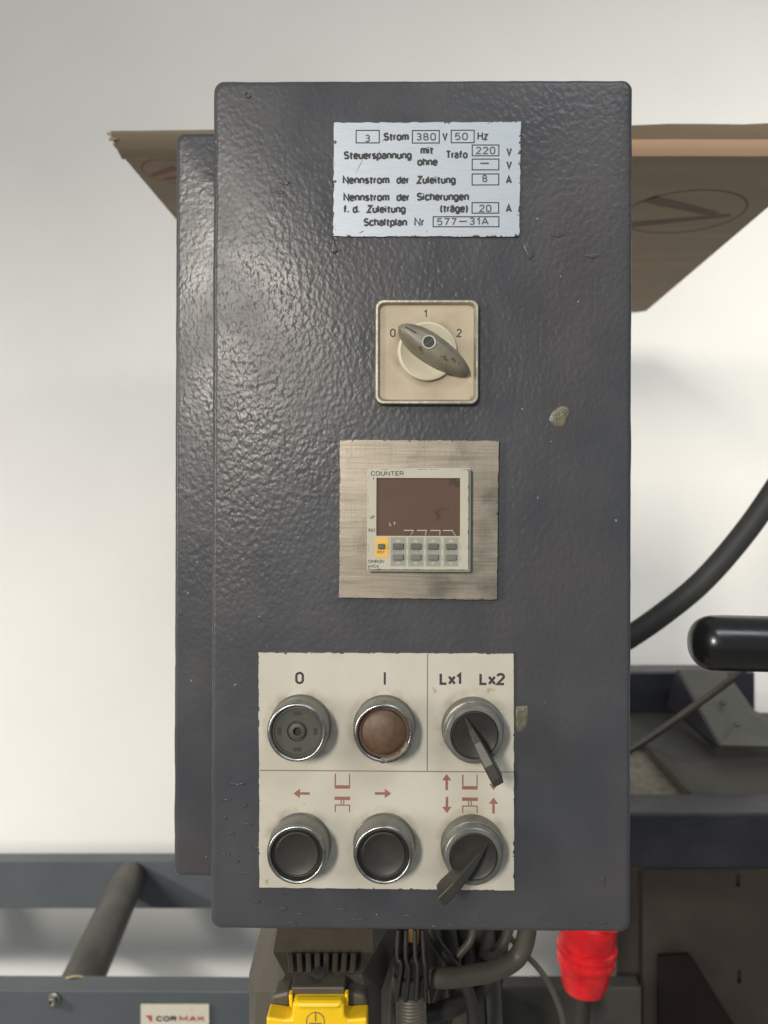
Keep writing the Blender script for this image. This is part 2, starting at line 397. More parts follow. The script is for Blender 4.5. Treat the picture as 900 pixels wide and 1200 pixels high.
# --- text: a small grotesque stroke alphabet (cap height 1, x-height .72)
def arc(cx, cy, rx, ry, a0, a1, n=9): return [(cx + rx*math.cos(R(a0+(a1-a0)*i/n)), cy + ry*math.sin(R(a0+(a1-a0)*i/n))) for i in range(n+1)]
def oval(w, y0, y1, r=None):
    r = r or w/2; ry = min(r*1.15, (y1-y0)/2); p = []
    p += arc(w-r, y1-ry, r, ry, 0, 90, 7) + arc(r, y1-ry, r, ry, 90, 180, 7) + arc(r, y0+ry, r, ry, 180, 270, 7) + arc(w-r, y0+ry, r, ry, 270, 360, 7)
    return p + [p[0]]
X = .72
def bowl(w, y0, y1): return arc(w/2, y1-w/2, w/2, w/2, 180, 0) + [(w, y0)]
G = {
 'A': (.66, [[(0,0),(.33,1),(.66,0)], [(.11,.30),(.55,.30)]]), 'C': (.56, [arc(.29,.71,.29,.29,10,180)+arc(.29,.29,.29,.29,180,350)]),
 'E': (.48, [[(.48,1),(0,1),(0,0),(.48,0)], [(0,.52),(.42,.52)]]), 'H': (.56, [[(0,0),(0,1)], [(.56,0),(.56,1)], [(0,.52),(.56,.52)]]),
 'K': (.58, [[(0,0),(0,1)], [(.56,1),(0,.38)], [(.2,.6),(.6,0)]]), 'L': (.46, [[(0,1),(0,0),(.46,0)]]), 'M': (.70, [[(0,0),(0,1),(.35,.25),(.70,1),(.70,0)]]),
 'N': (.58, [[(0,0),(0,1),(.58,0),(.58,1)]]), 'O': (.60, [oval(.60,0,1)]), 'P': (.52, [[(0,0),(0,1),(.28,1)]+arc(.28,.75,.24,.25,90,-90)+[(0,.5)]]),
 'R': (.56, [[(0,0),(0,1),(.29,1)]+arc(.29,.76,.24,.24,90,-90)+[(0,.52)], [(.30,.52),(.54,0)]]),
 'S': (.54, [arc(.27,.745,.26,.245,25,270,12)+arc(.27,.255,.27,.255,90,-155,12)]), 'T': (.58, [[(0,1),(.58,1)], [(.29,1),(.29,0)]]),
 'U': (.56, [[(0,1),(0,.28)]+arc(.28,.28,.28,.28,180,360)+[(.56,1)]]), 'V': (.62, [[(0,1),(.31,0),(.62,1)]]), 'Z': (.54, [[(0,1),(.54,1),(0,0),(.54,0)]]), 'X': (.58, [[(0,0),(.58,1)], [(0,1),(.58,0)]]),
 'a': (.44, [[(.03,.58)]+arc(.21,.54,.2,.18,150,0)+[(.42,0)], [(.42,.42),(.2,.42)]+arc(.2,.21,.2,.21,90,270)+[(.26,0)]+arc(.22,.2,.2,.2,290,360)]),
 'c': (.42, [arc(.22,.5,.22,.22,15,180)+arc(.22,.22,.22,.22,180,345)]), 'd': (.46, [[(.46,1),(.46,0)], oval(.44,0,X)]),
 'e': (.46, [[(.02,.38),(.45,.38)]+arc(.225,.49,.225,.23,0,180)+arc(.225,.23,.225,.23,180,335)]),
 'f': (.34, [[(.12,0),(.12,.84)]+arc(.32,.84,.20,.16,180,95), [(-.07,.66),(.34,.66)]]), 'g': (.46, [[(.46,X),(.46,-.05)]+arc(.23,-.04,.23,.2,0,-150), oval(.44,0,X)]),
 'h': (.44, [[(0,0),(0,1)], [(0,.46)]+bowl(.44,0,X)]), 'i': (0, [[(0,0),(0,X)], [(0,.86),(0,1)]]), 'l': (0, [[(0,0),(0,1)]]),
 'm': (.72, [[(0,0),(0,X)], [(0,.5)]+bowl(.36,0,X), [(.36+x, y) for x, y in bowl(.36,0,X)]]), 'n': (.44, [[(0,0),(0,X)], [(0,.46)]+bowl(.44,0,X)]),
 'o': (.48, [oval(.48,0,X)]), 'p': (.46, [[(0,X),(0,-.36)], [(x+.02,y) for x, y in oval(.44,0,X)]]), 'r': (.20, [[(0,0),(0,X)], [(0,.5)]+arc(.22,.48,.22,.22,180,90)]),
 's': (.40, [arc(.2,.53,.19,.17,25,270)+arc(.2,.19,.2,.18,90,-155)]), 't': (.28, [[(.1,.92),(.1,.16)]+arc(.26,.16,.16,.16,180,270), [(-.08,.68),(.33,.68)]]),
 'u': (.44, [[(0,X),(0,.22)]+arc(.22,.22,.22,.22,180,360)+[(.44,X)], [(.44,.2),(.44,0)]]), 'x': (.46, [[(0,0),(.46,X)], [(0,X),(.46,0)]]), 'z': (.42, [[(0,X),(.42,X),(0,0),(.42,0)]]),
 '0': (.50, [oval(.50,0,1)]), '1': (.22, [[(0,.72),(.22,.98),(.22,0)]]), '2': (.50, [arc(.25,.74,.25,.26,170,-30)+[(0,0),(.52,0)]]),
 '3': (.48, [arc(.23,.76,.23,.24,150,-90)+arc(.23,.26,.25,.26,90,-150)]), '4': (.52, [[(.38,0),(.38,1),(0,.3),(.54,.3)]]),
 '5': (.50, [[(.46,1),(.06,1),(.02,.52)]+arc(.24,.32,.26,.32,120,-140)]), '7': (.50, [[(0,1),(.5,1),(.16,0)]]), '8': (.50, [oval(.44,.53,1), [(x*1.06, y) for x, y in oval(.48,0,.53)]]),
 '.': (0, [[(0,0),(0,.2)]]), '(': (.16, [arc(.4,.42,.4,.68,128,232)]), ')': (.16, [arc(-.24,.42,.4,.68,52,-52)]),
}
G['\u00e4'] = (G['a'][0], G['a'][1] + [[(.10,.86),(.10,1)], [(.34,.86),(.34,1)]])
def ribbon(pts, w):
    """flat stroke of width w along pts with mitred joins -> (left, right) point pairs"""
    closed = math.dist(pts[0], pts[-1]) < 1e-6
    out = []
    P = [p for i, p in enumerate(pts) if i == 0 or math.dist(p, pts[i-1]) > 1e-5]
    n = len(P)
    for i, p in enumerate(P):
        a = P[i-1] if i else (P[-2] if closed else None); b = P[i+1] if i < n-1 else (P[1] if closed else None)
        d1 = Vector((p[0]-a[0], p[1]-a[1])).normalized() if a else None; d2 = Vector((b[0]-p[0], b[1]-p[1])).normalized() if b else None
        if d1 is None: d1 = d2
        if d2 is None: d2 = d1
        n1 = Vector((-d1.y, d1.x)); n2 = Vector((-d2.y, d2.x)); m = n1 + n2
        if m.length < .2: m = n1
        m.normalize(); q = w/2 / max(.45, m.dot(n1))
        out.append(((p[0]+m.x*q, p[1]+m.y*q), (p[0]-m.x*q, p[1]-m.y*q)))
    return out
def put_text(mb, body, xl, xr, base_y, cap, h, f=None, bold=.17, gap=None, offset=0):
    """set a word between xl and xr (photo px on the face) with baseline base_y and cap height cap"""
    f = f or L3
    gap = gap if gap is not None else bold*.55 + .14
    x = 0; items = []
    for ch in body:
        if ch == ' ': x += .42; continue
        wd, st = G[ch]; items.append((x, st)); x += wd + gap + (bold*.3 if wd == 0 else 0)
    tot = x - gap + bold
    sx = (xr - xl)/tot; sy = cap
    lvl = 0
    for ox, st in items:
        for p in st:
            # keep pen width even in x and y although the glyph is squeezed
            q = [((bold/2 + ox + a)*sx, (b*(1-bold) + bold/2)*sy) for a, b in p]
            pw = bold*min(sx*1.15, sy)
            rb = ribbon(q, pw); k0 = h + .03*(lvl % 4); lvl += 1
            vs = []
            for a, b in rb: vs += [f(xl + a[0], base_y - a[1], k0), f(xl + b[0], base_y - b[1], k0)]
            mb.add(vs, [(2*i, 2*i+1, 2*i+3, 2*i+2) for i in range(len(rb)-1)])
def word(parent, m_, *a, name='lettering', **k):
    q = MB(); put_text(q, *a, **k); return q.build(name, m_, parent)
def mark(parent, m_, name, fn, *a, **k):
    q = MB(); fn(q, *a, **k); return q.build(name, m_, parent)
def rect(mb, xa, ya, xb, yb, h, f=None):
    f = f or L3
    mb.add([f(xa,ya,h), f(xb,ya,h), f(xb,yb,h), f(xa,yb,h)], [(0,1,2,3)])
def frame(mb, xa, ya, xb, yb, w, h, f=None):
    rect(mb, xa, ya, xb, ya+w, h, f); rect(mb, xa, yb-w, xb, yb, h, f); rect(mb, xa, ya+w, xa+w, yb-w, h, f); rect(mb, xb-w, ya+w, xb, yb-w, h, f)
def poly(mb, pts, h, f=None):
    f = f or L3
    mb.add([f(x, y, h) for x, y in pts], [tuple(range(len(pts)))])

# --- nameplate
NPH = 2.2
def plate(name, corners, h, material, parent, wob=0, bevel=.0003):
    pts = []
    for i, (a, b) in enumerate(corners):
        c, d = corners[(i+1) % len(corners)]
        n = 40 if wob else 1
        for q in range(n):
            t = q/n; x = a+(c-a)*t; y = b+(d-b)*t
            if wob:
                x += wob*mnoise.noise(Vector((x*.15, y*.15, 1))); y += wob*mnoise.noise(Vector((x*.15, y*.15, 9)))
            pts.append(((x-PCX)*S, (PBY-y)*S))
    return MB().prism(pts, -h*S, .0004).build(name, material, parent, bevel=0 if wob else bevel)
npl = plate('nameplate', [(388.5, 144.5), (607, 144), (605.5, 278), (388, 277.5)], NPH, M['nameplate'], cab, wob=1.1)
def NX(x): return 370 + x/3.4615
def NY(y): return 130 + y/3.4615
mb = MB()
hh = NPH + .12
words = [('Strom',265,368,125),('V',503,525,125),('Hz',645,688,123),('mit',415,468,180),('Steuerspannung',104,380,200),('ohne',402,485,227),
         ('Trafo',517,606,198),('V',762,785,187),('V',762,785,240),('Nennstrom',100,290,300),('der',318,370,300),('Zuleitung',400,558,300),('A',760,785,300),
         ('Nennstrom',103,290,370),('der',318,372,370),('Sicherungen',400,612,368),('f. d.',103,170,418),('Zuleitung',198,356,418),('(träge)',495,608,416),
         ('A',760,785,416),('Schaltplan',185,362,471),('Nr',391,432,470)]
for w, a, b, y in words: word(npl, M['print'], w, NX(a), NX(b), NY(y), 34.5/3.4615, hh, bold=.18 if len(w) == 2 else .24, gap=.24)
for a, b, c, d in [(152,80,250,135),(380,81,493,136),(537,80,634,135),(622,140,734,188),(622,197,734,245),(622,257,734,306),(622,373,734,420),(465,430,735,475)]:
    mark(npl, M['print'], 'value_frame', frame, NX(a), NY(b), NX(c), NY(d), 1.3, hh)
for w, a, b, y in [('3',190,211,130),('380',397,478,124),('50',553,607,123),('220',638,718,180),('8',665,686,293),('20',652,703,414),('577',482,562,468),('31A',612,693,466)]:
    word(npl, M['stamp'], w, NX(a), NX(b), NY(y), 31/3.4615, hh, bold=.17, gap=.3 if len(w) > 1 else None, name='stamped_value')
mark(npl, M['stamp'], 'stamped_dash', rect, NX(657), NY(213), NX(692), NY(219.5), hh); mark(npl, M['stamp'], 'stamped_dash', rect, NX(572), NY(448), NX(604), NY(454), hh)
def scratch(mb, x1, y1, x2, y2, w, h, f=None):
    dx, dy = x2-x1, y2-y1; l = math.hypot(dx, dy); nx, ny = -dy/l*w/2, dx/l*w/2
    poly(mb, [(x1, y1), ((x1+x2)/2+nx, (y1+y2)/2+ny), (x2, y2), ((x1+x2)/2-nx, (y1+y2)/2-ny)], h, f)
for (a, b, c, d, w_) in ((255,160,232,195,.9), (190,185,150,260,.5), (275,110,258,130,.8), (190,487,165,500,1.2), (445,487,438,497,.6)):
    mark(npl, M['stamp'], 'scratch', scratch, NX(a), NY(b), NX(c), NY(d), w_, hh+.15)

# --- rotary main switch
rs = part('rotary_switch', cab)
grime(M['cream'], [L3(498.5, 413, 4.5)], 33*S, 44*S, (.20, .14, .09))
def ringplate(name, ox0, oy0, ox1, oy1, ro, w, h, hin, material, parent):
    """square ring: outer outline rounded, bevelled inwards"""
    def lp(ins, hgt, r):
        a = rrect((ox0+ins-PCX)*S, (PBY-oy1+ins)*S, (ox1-ins-PCX)*S, (PBY-oy0-ins)*S, max(r, .5)*S, 6)
        return [(p[0], -hgt*S, p[1]) for p in a]
    loops = [lp(0, 0, ro), lp(0, h*.7, ro), lp(w*.25, h, ro-.5), lp(w*.7, h, ro-1), lp(w*1.2, hin, ro-2), lp(w*1.2, 0, ro-2)]
    n = len(loops[0]); vs = [v for l in loops for v in l]; fs = []
    for l in range(len(loops)-1):
        for i in range(n): fs.append((l*n+i, l*n+(i+1) % n, (l+1)*n+(i+1) % n, (l+1)*n+i))
    return MB().add(vs, fs).build(name, material, parent, smooth=35)
ringplate('bezel', 437.5, 353, 558.5, 475, 9, 5, 9, 5, M['bezel_metal'], rs)
MB().prism([( (x), (z)) for x, z in rrect((441-PCX)*S, (PBY-471.5)*S, (555-PCX)*S, (PBY-356.5)*S, 6*S)], -4.5*S, -.2*S).build('face_plate', M['cream'], rs)
MB().lathe([(34.5*S, 4*S), (34.5*S, 8*S), (33.5*S, 9.3*S), (31*S, 9.6*S), (29.5*S, 8.6*S), (5*S, 8.6*S)], L3(498.5, 413), 64).build('dial_disc', M['cream_disc'], rs, smooth=35)
# knob: pointed almond body rising to a ridge
ang = math.atan2(59, 88); ca, sa = math.cos(ang), math.sin(ang)
kc = (500.5, 409.0)
def kn(u, v, h): return L3(kc[0] + u*ca - v*sa, kc[1] + u*sa + v*ca, h)
vs = []; fs = []; NU, NV = 40, 18
for i in range(NU+1):
    t = i/NU; u = -42 + 98*t
    if u < 0: wd = 17.5*(1-(abs(u)/42.5)**2.2)**.62
    else: wd = 17.5*(1-(u/56.5)**2.2)**.66
    wd = max(wd, .25)
    H = 12 + 17*(max(0, 1-(abs(u+2)/60)**2.2))**.8
    for j in range(NV+1):
        q = j/NV*2-1                       # -1..1 across
        a = abs(q)
        v = wd*math.copysign(a**.8, q)
        hgt = 10 + (H-10)*(1-a**2.4)**.75 * (min(1, wd/8)**.5)
        vs.append(kn(u, v, hgt))
for i in range(NU):
    for j in range(NV): fs.append((i*(NV+1)+j, i*(NV+1)+j+1, (i+1)*(NV+1)+j+1, (i+1)*(NV+1)+j))
b0 = len(vs)
for i in range(NU+1):
    for j in (0, NV):
        p = vs[i*(NV+1)+j]; vs.append(Vector((p[0], -9*S, p[2])))
for i in range(NU):
    fs.append((i*(NV+1), (i+1)*(NV+1), b0+2*(i+1), b0+2*i)); fs.append((i*(NV+1)+NV, b0+2*i+1, b0+2*(i+1)+1, (i+1)*(NV+1)+NV))
MB().add(vs, fs).build('pointer_knob', M['knob'], rs, smooth=50)
sc_c = kn(-1.5, -1.5, 0)
MB().lathe([(8.2*S, 24*S), (8.2*S, 29.6*S), (7.6*S, 30.2*S), (6.4*S, 30*S), (6.2*S, 28*S)], sc_c, 32, cap0=False, cap1=False).build('screw_well_rim', M['rimlight'], rs, smooth=40)
so = MB().lathe([(6.3*S, 27*S), (6.3*S, 28.6*S), (5.9*S, 29*S)], sc_c, 28).build('screw', M['dark'], rs, smooth=40)
mb = MB()
for (u1, v1, u2, v2, w) in [(-34,-1.5,-20,-2,1.2)]:
    a = [kn(u1, v1-w/2, 27.2), kn(u2, v2-w/2, 29.3), kn(u2, v2+w/2, 29.3), kn(u1, v1+w/2, 27.2)]
    b = [p + Vector((0, 4*S, 0)) for p in a]
    mb.add(a+b, [(0,1,2,3), (4,7,6,5), (0,4,5,1), (1,5,6,2), (2,6,7,3), (3,7,4,0)])
mb.build('pointer_mark', M['dark'], rs)
mb = MB(); 
a = [sc_c + Vector((math.cos(t)*5.3*S - s2*math.sin(t)*.8*S, -29.15*S, math.sin(t)*5.3*S + s2*math.cos(t)*.8*S)) for t, s2 in ((R(35), -1), (R(35), 1), (R(215), -1), (R(215), 1))]
mb.add(a, [(0,1,2,3)]); mb.build('screw_slot', M['cap_olive'], rs)
for t_, a_, b_, y_ in (('1', 494.8, 497.8, 373.5), ('0', 455, 461.5, 396), ('2', 532.5, 538.5, 396)): word(rs, M['print'], t_, a_, b_, y_, 9.8, 4.7, bold=.15)

# --- counter on its steel plate
mp_ = plate('mounting_plate', [(397, 516), (582, 517), (580.5, 702), (396.5, 700)], 5, M['steel'], cab, wob=.7)
ct = part('counter', cab)
def pbox(xa, ya, xb, yb, h0, h1): 
    return ((xa-PCX)*S, -h1*S, (PBY-yb)*S), ((xb-PCX)*S, -h0*S, (PBY-ya)*S)
mb = MB().prism(rrect((429.5-PCX)*S, (PBY-669)*S, (549-PCX)*S, (PBY-549)*S, 2.5*S, 4), -16*S, -4*S); mb.build('counter_flange', M['rimlight'], ct, bevel=1.2*S)
# front frame with window opening, built as four bars and a lower field
fr = MB()
for r_ in ((431, 551, 440.5, 666), (536.5, 551, 546, 666), (440.5, 551, 536.5, 561), (440.5, 627.5, 536.5, 666)): fr.box(*pbox(*r_, 15, 21))
fr.build('counter_front', M['counter_body'], ct)
MB().box(*pbox(440.5, 561, 536.5, 627.5, 15, 19.2)).build('display_window', M['display'], ct)
HF = 21
MB().box(*pbox(439.5, 629, 454.5, 652.5, HF-.5, HF+.35)).build('yellow_surround', M['yellow_pad'], ct)
pads = [(457, 474), (477.3, 494.3), (497.3, 514), (517.8, 534.3)]
for a, b in pads:
    MB().box(*pbox(a, 629, b, 662, HF-.5, HF+.35)).build('key_field', M['keypad'], ct)
MB().box(*pbox(442.5, 636.5, 450, 642.5, HF, HF+3.2)).build('key', M['key'], ct, bevel=.6*S)
keymesh = {}
for a, b in pads:
    c = (a+b)/2
    for (ya, yb, mm) in ((636, 642.6, 'key'), (648.6, 655, 'key_light')):
        MB().box(*pbox(c-6, ya, c+6, yb, HF, HF+3.4)).build('key', M[mm], ct, bevel=.6*S)
for t_, a_, b_, y_, c_ in (('COUNTER', 434, 472, 558.5, 5.2), ('1', 436, 437.6, 564, 3.6), ('UP', 432.8, 438.8, 608, 3.8), ('RST', 431.6, 439.4, 623, 3.6), ('OMRON', 432, 449.5, 658.8, 3.8), ('H7CX', 432, 443.5, 664.2, 3.4)):
    word(ct, M['print'], t_, a_, b_, y_, c_, HF+.15, bold=.15)
word(ct, M['print'], 'RST', 441.8, 450.5, 647.8, 3, HF+.5, bold=.15)
for n_, (a, b) in zip('4321', pads):
    c = (a+b)/2
    word(ct, M['white_print'], n_, c-1.2, c+1.2, 647.3, 3.5, HF+.5, bold=.16)
    mark(ct, M['white_print'], 'up_mark', poly, [(c-3.4, 634.6), (c+3.4, 634.6), (c, 631)], HF+.5); mark(ct, M['white_print'], 'down_mark', poly, [(c-3.2, 657.3), (c+3.2, 657.3), (c, 660.6)], HF+.5)
dh = 19.35
word(ct, M['white_print'], 'L', 455.5, 458, 616, 4.2, dh, bold=.2); word(ct, M['white_print'], 'T', 459.6, 463, 615.7, 4, dh, bold=.2)
def dash(mb, a, e):
    poly(mb, [(a, 620.6), (a+11.5, 620.6), (a+11.5, 621.7), (a+11.3+e, 627), (a+10.6+e, 627), (a+10.6, 621.7), (a, 621.7)], dh)
for a, e in ((472, -4), (487, -1.5), (502.5, 0), (517, 3.5)): mark(ct, M['white_print'], 'digit_line', dash, a, e)

# --- legend plate
grime(M['legend'], [L3(x, y, 2.4) for x in (351.5, 450, 552.5) for y in (850, 988.5)], 35*S, 47*S, (.27, .22, .15))
lp = plate('legend_plate', [(302, 765.5), (600.5, 765), (602, 1041.5), (304, 1040.5)], 2.4, M['legend'], cab, wob=.9)
h = 2.52
mark(lp, M['groove'], 'engraved_line', rect, 499.4, 765.8, 500.6, 902.5, h); mark(lp, M['groove'], 'engraved_line', rect, 303.5, 902.6, 601, 903.8, h)
word(lp, M['print'], '0', 345, 355.5, 802, 14.5, h, bold=.19); mark(lp, M['print'], 'lettering', rect, 448.8, 787.5, 451.3, 802, h)
word(lp, M['print'], 'Lx1', 514, 539.5, 802, 14.5, h, bold=.20, gap=.2); word(lp, M['print'], 'Lx2', 560.5, 590.5, 802, 14.5, h, bold=.20, gap=.2)
def press_symbol(mb, ox):
    rect(mb, ox, 906.5, ox+1.6, 920, h); rect(mb, ox+16.8, 906.5, ox+18.1, 920, h); rect(mb, ox, 920, ox+18.1, 924, h)
def die_symbol(mb, ox):
    rect(mb, ox, 933.3, ox+18.3, 937.3, h); rect(mb, ox+7.2, 937.3, ox+8.4, 942.6, h); rect(mb, ox+10.2, 937.3, ox+11.4, 942.6, h)
    rect(mb, ox, 942.6, ox+18.3, 944, h); rect(mb, ox+.2, 944, ox+1.5, 951.5, h); rect(mb, ox+16.9, 944, ox+18.2, 951.5, h)
for ox in (391.7, 540.8): mark(lp, M['red_print'], 'printed_symbol', press_symbol, ox); mark(lp, M['red_print'], 'printed_symbol', die_symbol, ox)
def arrow(mb, cx, cy, ang, ln=19, sw=3, hw=11, hl=7.5):
    a = R(ang); c, s_ = math.cos(a), math.sin(a)
    P = [(-ln/2, -sw/2), (ln/2-hl, -sw/2), (ln/2-hl, -hw/2), (ln/2, 0), (ln/2-hl, hw/2), (ln/2-hl, sw/2), (-ln/2, sw/2)]
    poly(mb, [(cx + x*c - y*s_, cy + x*s_ + y*c) for x, y in P], h)
for a_ in ((353, 930, 180), (448.5, 929.3, 0), (522.8, 915.5, -90), (523.2, 942.3, 90), (577.5, 915, 90), (577.5, 942.5, -90)): mark(lp, M['red_print'], 'printed_arrow', arrow, *a_)

# --- push buttons
HB = 35
def button(px, py, kind, label=None):
    p = part('push_button', cab)
    if label: p['label'] = label
    c = L3(px, py)
    MB().lathe([(x*S, y*S) for x, y in ((36.3, 2.2), (36.3, 4.5), (35, 6), (34.9, 27), (33.4, 31.5), (33, 33))], c, 64, cap1=False, cap0=False).build('collar', M['collar'], p, smooth=32)
    MB().lathe([(x*S, y*S) for x, y in ((33.2, 32.2), (33.3, 34), (32.4, 35.4), (30.8, 35.8), (29.6, 35), (29, 33), (28.8, 24))], c, 64, cap1=False, cap0=False).build('chrome_ring', M['chrome'], p, smooth=50)
    if kind == 'open':
        MB().lathe([(x*S, y*S) for x, y in ((28.9, 24), (28.9, 30.5), (26.6, 31), (25.8, 29.6), (11.8, 29.4), (11.2, 27.3), (9.4, 27.2), (9.1, 30.6), (8.4, 31), (4.8, 31), (4.6, 24), (.1, 24))], c, 56, cap1=False).build('cap', M['cap_olive'], p, smooth=35)
        for a in range(4):
            t = R(90*a); d = 20.5
            cc = (px + math.cos(t)*d, py + math.sin(t)*d)
            w_, h_ = (4.6, 2.2) if a % 2 else (2.2, 4.0)
            MB().box(*pbox(cc[0]-w_, cc[1]-h_, cc[0]+w_, cc[1]+h_, 26, 29.75)).build('slot', M['dark'], p)
            MB().box(*pbox(cc[0]-w_*.1, cc[1]-h_*.1, cc[0]+w_*.6, cc[1]+h_*.4, 27, 29.2)).build('slot_tab', M['cap_olive'], p)
        MB().lathe([(4.5*S, 24.5*S), (4.5*S, 26*S)], c, 20).build('slot', M['dark'], p)
    elif kind == 'lens':
        pr = [(28.9, 24), (28.9, 29), (26, 29)] + [(26*math.cos(R(a)), 29 + 8.5*math.sin(R(a))) for a in range(8, 90, 8)] + [(.1, 37.5)]
        MB().lathe([(x*S, y*S) for x, y in pr], c, 56, cap1=False).build('lens', M['lens'], p, smooth=60)
    else:
        MB().lathe([(x*S, y*S) for x, y in ((28.9, 24), (28.8, 31.2), (27.6, 31.8), (26.9, 30), (25.2, 29.6), (24.8, 32), (23.6, 32.8), (20, 31.6), (12, 30.4), (.1, 30))], c, 56, cap1=False).build('cap', M['cap_black'], p, smooth=40)
    return p
button(351.8, 850, 'open', 'push button without its cover, four slots and a hole in its face')
b1 = button(450, 850, 'lens', 'push button with domed brown lens and glue on its chipped ring')
button(352, 988.5, 'black'); button(450.3, 988, 'black')
# torn film of glue on the brown one's ring
vs = []; fs = []
for i in range(15):
    a = R(22 + 74*i/14); n1_ = mnoise.noise(Vector((i*.9, 2, 0)))*2.4; n2_ = mnoise.noise(Vector((i*1.3, 7, 0)))*2
    for rr, hh_ in ((27.5+n1_, 34.0), (29.5+n1_*.5, 36.6+n2_*.3), (32, 37.0), (34.4+n2_*.5, 34.5), (34.6+n2_, 31)):
        vs.append(L3(450 + rr*math.cos(a), 850 + rr*math.sin(a), hh_))
for i in range(14):
    for k_ in range(4): fs.append((i*5+k_, i*5+k_+1, (i+1)*5+k_+1, (i+1)*5+k_))
MB().add(vs, fs).build('glue', M['glue_ring'], b1, smooth=60)

def selector(px, py, du, dv, label):
    p = part('selector_switch', cab); p['label'] = label
    c = L3(px, py)
    MB().lathe([(x*S, y*S) for x, y in ((36.3, 2.2), (36.3, 8), (35.4, 9.5), (35, 19), (34.6, 19.8), (33.4, 20.3), (33.2, 31), (32.6, 33))], c, 64, cap1=False, cap0=False).build('collar', M['collar'], p, smooth=32)
    MB().lathe([(x*S, y*S) for x, y in ((33.4, 19.9), (34.9, 19.9), (34.7, 21), (33.5, 21.2))], c, 64, cap0=False, cap1=False).build('chrome_edge', M['chrome'], p, smooth=50)
    MB().lathe([(x*S, y*S) for x, y in ((32.8, 32), (32.6, 34.3), (31.5, 35.3), (27.6, 35.6), (27, 34.8), (26.7, 28))], c, 64, cap0=False, cap1=False).build('chrome_ring', M['collar'], p, smooth=35)
    MB().lathe([(x*S, y*S) for x, y in ((26.8, 27), (26.6, 34.2), (25.6, 34.8), (22, 33.4), (.1, 32.4))], c, 48, cap1=False).build('dial', M['cap_black'], p, smooth=40)
    # fin lever: stations (u along, half width, bottom height, top height)
    l = math.hypot(du, dv); ux, uy = du/l, dv/l; nx, ny = -uy, ux
    st = [(-23, .8, 32, 34.5), (-10, 3.0, 32, 46), (4, 4.8, 32, 55), (20, 5.8, 32.5, 62), (29, 6.1, 34, 65), (45, 6.3, 34, 67), (52, 6.0, 36, 67)]
    vs = []; fs = []
    for u, w, b, t in st:
        for v, hh_ in ((-w*1.12, b), (w*1.12, b), (w, t-1), (w*.8, t), (-w*.8, t), (-w, t-1)):
            vs.append(L3(px + ux*u + nx*v, py + uy*u + ny*v, hh_))
    n = 6
    for i in range(len(st)-1):
        for k_ in range(n): fs.append((i*n+k_, i*n+(k_+1) % n, (i+1)*n+(k_+1) % n, (i+1)*n+k_))
    fs += [tuple(range(n)), tuple((len(st)-1)*n+k_ for k_ in range(n-1, -1, -1))]
    MB().add(vs, fs).build('lever', M['lever'], p, bevel=.9*S)
selector(552.8, 851.5, 24, 45, 'selector switch with its lever pointing down to the right')
selector(552.2, 989, -37, 36, 'selector switch with its lever pointing down to the left')

# --- glue spots and paint marks on the cover
def blob(name, pts, h, material, n=3):
    c = (sum(p[0] for p in pts)/len(pts), sum(p[1] for p in pts)/len(pts))
    m = MB(); vs = []; fs = []; N_ = len(pts)
    for sc_, hh_ in ((1, -.1), (.93, h*.7), (.7, h), (.3, h*.8)):
        for i, (x, y) in enumerate(pts):
            vs.append(L3(c[0]+(x-c[0])*sc_, c[1]+(y-c[1])*sc_, hh_ + (.4*random.random() if 0 < sc_ < 1 else 0)))
    for l_ in range(3):
        for i in range(N_): fs.append((l_*N_+i, l_*N_+(i+1) % N_, (l_+1)*N_+(i+1) % N_, (l_+1)*N_+i))
    fs.append(tuple(3*N_+i for i in range(N_)))
    return m.add(vs, fs).build(name, material, cab, smooth=50)
blob('adhesive_spot', [(641, 492), (644, 483), (650, 478), (656, 475), (664, 477), (666, 483), (662, 490), (660, 498), (655, 502), (648, 500)], 1.4, M['glue'])
blob('adhesive_spot', [(603.5, 827), (617, 826), (618, 833), (616, 851), (610, 857), (604.5, 858), (603, 850)], 1.2, M['glue'])
blob('paint_run', [(386, 279), (389.5, 280), (390, 290), (394, 295), (389, 298), (385, 295)], 1.6, M['hammered'])
blob('paint_run', [(609, 286), (615, 284), (621, 291), (623, 300), (618, 305), (614, 297)], 1.6, M['hammered'])
for (x, y, w_, h_) in ((297,995,7,1.8),(264,1003,5,2.2),(277,1011,3,1.6),(299,1058,6,2),(331,1066,5,2),(276,920,12,1.4),(263,938,9,1.4),(290,967,5,1.8),(350,1072,6,1.2),(690,300,9,2.5),(650,275,8,2.5),
                       (238,1000,5,1.5),(285,1024,9,1.5),(310,1024,3,5),(420,1078,9,1.3),(480,1073,7,1.2),(640,1075,10,1.5),(700,1080,12,1.2),(560,1079,8,1.3),(262,960,3,1.6),(270,978,5,1.6),(330,1050,5,1.5),(400,1066,7,1.6),(610,1062,6,1.4),(286,945,3,2),(340,1083,9,1.1),(532,1083,6,1.1),(660,1066,5,1.4),(706,1030,2,6),(330,214,7,2.2),(322,225,9,1.6)):
    if x < 248: continue
    pts = [(x + w_*math.cos(R(a)), y + h_*math.sin(R(a)) + .3*h_*math.sin(R(a*2+x))) for a in range(0, 360, 36)]
    blob('paint_nib', pts, .8, M['hammered'])

